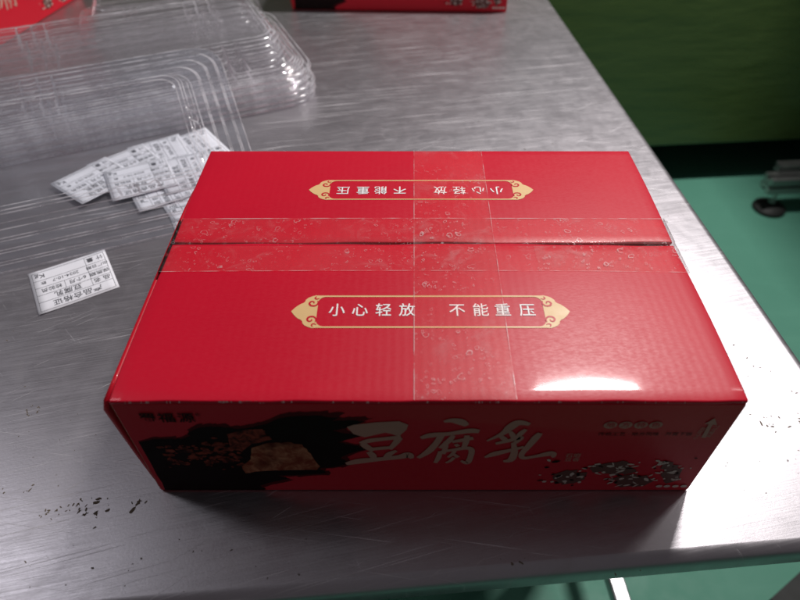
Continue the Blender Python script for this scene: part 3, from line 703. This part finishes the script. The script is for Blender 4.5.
# ------------------------------------------------------------------ certificate slips
def make_slip():
    hw, hh = .043, .0385
    V = []; F = []; n = 8
    for k in (0, 1):
        for j in range(n+1):
            for i in range(n+1):
                x = -hw+2*hw*i/n; y = -hh+2*hh*j/n
                V.append((x, y, curl(x, y)-.00012*k))
    N = (n+1)**2; ix = lambda i, j, k: k*N+j*(n+1)+i
    for j in range(n):
        for i in range(n):
            a = (ix(i, j, 0), ix(i+1, j, 0), ix(i+1, j+1, 0), ix(i, j+1, 0)); F += [a, tuple(q+N for q in a[::-1])]
    ring = [(i, 0) for i in range(n)]+[(n, j) for j in range(n)]+[(i, n) for i in range(n, 0, -1)]+[(0, j) for j in range(n, 0, -1)]
    for a, b in zip(ring, ring[1:]+ring[:1]): F.append((ix(*a, 0), ix(*a, 1), ix(*b, 1), ix(*b, 0)))
    s = link('certificate_slip', mesh('certificate_slip', V, F, True), PAPER)
    fn = lambda x, y: Vector((x, y, curl(x, y)+.00022))
    m = MB()
    L = lambda x0, y0, x1, y1, wd=.00042: m.ribbon([(x0+(x1-x0)*i/8, y0+(y1-y0)*i/8, wd) for i in range(9)], fn, sub=1)
    x0, x1 = -.0375, .0400; ysn = [.0350, .0195, .0070, -.0065, -.0195, -.0345]
    x0 = -.0400; xa = -.0180; L(x0, ysn[0], x1, ysn[0]); L(x0, ysn[-1], x1, ysn[-1]); L(x0, ysn[0], x0, ysn[-1]); L(x1, ysn[0], x1, ysn[-1])
    for y in ysn[1:-1]: L(x0, y, x1, y)
    L(xa, ysn[1], xa, ysn[-1]); L(.0090, ysn[2], .0090, ysn[3])
    T = lambda b, sz, x, y: m.text(b, sz, x, y, fn, bold=.008)
    T('产品合格证', .0105, 0, .0262); T('品 名', .0085, -.029, .0122); T('豆腐乳', .0100, .008, .0122)
    T('保质期', .0074, -.029, -.0008); T('6个月', .0078, -.0045, -.0008); T('检验员', .0074, .0235, -.0008)
    T('出厂日期', .0062, -.029, -.0142); T('2024-10-7', .0070, .006, -.0142); T('数', .006, .030, -.0142)
    T('计 量', .0085, -.029, -.0282); T('Kg', .0100, .032, -.0275)
    m.build('certificate_print', INK, s)
    return s
curl = lambda x, y: .0003+.0009*(x/.043)**2*(1 if x > 0 else .15)+.0004*(y/.038)**2
slip = make_slip(); slip.location = (-.381, .508, 0); slip.rotation_euler.z = R(-148.5)
tag(slip, 'loose white product certificate slip lying alone on the bare steel', 'certificate slip', 'printed certificate slips')
rs = random.Random(77)
slips = [  # x, y, angle, label
    (-.256, .622, 118, 'certificate slip nearest the carton, its corner jutting out from under the plastic'),
    (-.286, .672, 124, 'certificate slip flat beside the carton, second from the near end of the pile'),
    (-.310, .792, 128, 'rearmost certificate slip of the pile, beside the far left corner of the carton'),
    (-.353, .772, 121, 'certificate slip at the back of the pile, upper edge against the tray stack'),
    (-.332, .690, 122, 'certificate slip at the front of the pile with one long lower edge showing'),
    (-.393, .742, -137, 'certificate slip at the back left of the pile, between its leftmost and rear slips'),
    (-.302, .725, 117, 'certificate slip in the right middle of the pile, its print turned to the carton'),
    (-.425, .704, -127, 'leftmost certificate slip of the pile, its pointed corner toward the left'),
    (-.362, .706, -152, 'topmost certificate slip of the pile, lying askew across the others'),
]
for i, (x, y, a, lb) in enumerate(slips):
    s = copy_tree(slip); s.location = (x, y, .0006+.0007*i); s.rotation_euler = (rs.gauss(0, .002), rs.gauss(0, .002), R(a))
    tag(s, lb, 'certificate slip', 'printed certificate slips')

# ------------------------------------------------------------------ machine frame, added shade blockers, flat black piece on the floor
mf = empty('machine_frame', (1.2253, 1.6459, -.75), R(4))
tag(mf, 'aluminium machine frame bar on a round levelling foot by the green wall', 'machine frame')
def slot_profile(w):
    h = w/2; s_ = w*.10; d = w*.16; q = []
    side = [(-h, -h), (-s_, -h), (-s_, -h+.06*w), (-s_*2, -h+.06*w), (-s_, -h+d+.05*w), (s_, -h+d+.05*w), (s_*2, -h+.06*w), (s_, -h+.06*w), (s_, -h)]
    for k in range(4):
        c, s2 = [(1, 0), (0, 1), (-1, 0), (0, -1)][k]
        q += [(x*c-y*s2, x*s2+y*c) for x, y in side]
    return q
def bar(m, yc, zc, w, x0, x1):
    q = slot_profile(w); hole = [(w*.09*math.cos(-i*.524), w*.09*math.sin(-i*.524)) for i in range(12)]
    m.flat(q, [hole], lambda a, b: Vector((x0, yc-a, zc+b)))
    m.flat(q, [hole], lambda a, b: Vector((x1, yc+a, zc+b)))
    n = len(q); m.add([(x0, yc-a, zc+b) for a, b in q]+[(x1, yc-a, zc+b) for a, b in q], [(i, n+i, n+(i+1) % n, (i+1) % n) for i in range(n)])
    n = 12; m.add([(x0, yc-a, zc+b) for a, b in hole]+[(x1, yc-a, zc+b) for a, b in hole], [(i, n+i, n+(i+1) % n, (i+1) % n) for i in range(n)])
m = MB(); bar(m, 0, .105, .052, -.052, 1.3); m.build('profile_bar', ALU, mf)
m = MB(); m.box((.16, -.42, .20), (1.3, .10, 1.28), .01); m.build('shade_blocker_body', ALU, mf)  # block added out of view to shade the floor by the foot
m = MB(); m.box((-.19, -.42, 1.285), (1.3, .10, 1.40), .01); m.build('shade_blocker_hood', ALU, mf)  # overhang added out of view, keeps lamp light off floor and cabinet
m = MB(); bar(m, .028, .146, .028, -.02, 1.3); m.build('profile_bar', ALU, mf)
for x in (.0, 1.2):
    m = MB(); m.lathe((x, 0, 0), [(.0, .001), (.048, .001), (.052, .005), (.050, .012), (.036, .020), (.016, .026), (.0, .027)]); f1 = m.build('levelling_foot', RUBBER, mf, True)
    m = MB(); m.tube((x, 0, .024), (x, 0, .080), .007, n=16); m.tube((x, 0, .030), (x, 0, .038), .013, n=6); m.build('threaded_stem', ALU, f1)
piece_o = MB()  # flat black piece lying on the floor
V = [(.700, .405), (.80, .468), (1.05, .40), (1.0, .08), (.80, .05)]
bm = bmesh.new(); vv = [bm.verts.new((x, y, -.75)) for x, y in V]; fc = bm.faces.new(vv[::-1]); bm.normal_update()
ex = bmesh.ops.extrude_face_region(bm, geom=[fc]); bmesh.ops.translate(bm, verts=[e for e in ex['geom'] if isinstance(e, bmesh.types.BMVert)], vec=(0, 0, .014))
bmesh.ops.recalc_face_normals(bm, faces=bm.faces[:]); piece_o.bm_add(bm)
tag(piece_o.build('floor_layer', RUBBER), 'flat black piece on the green floor beside the table, one corner in view', 'mat')
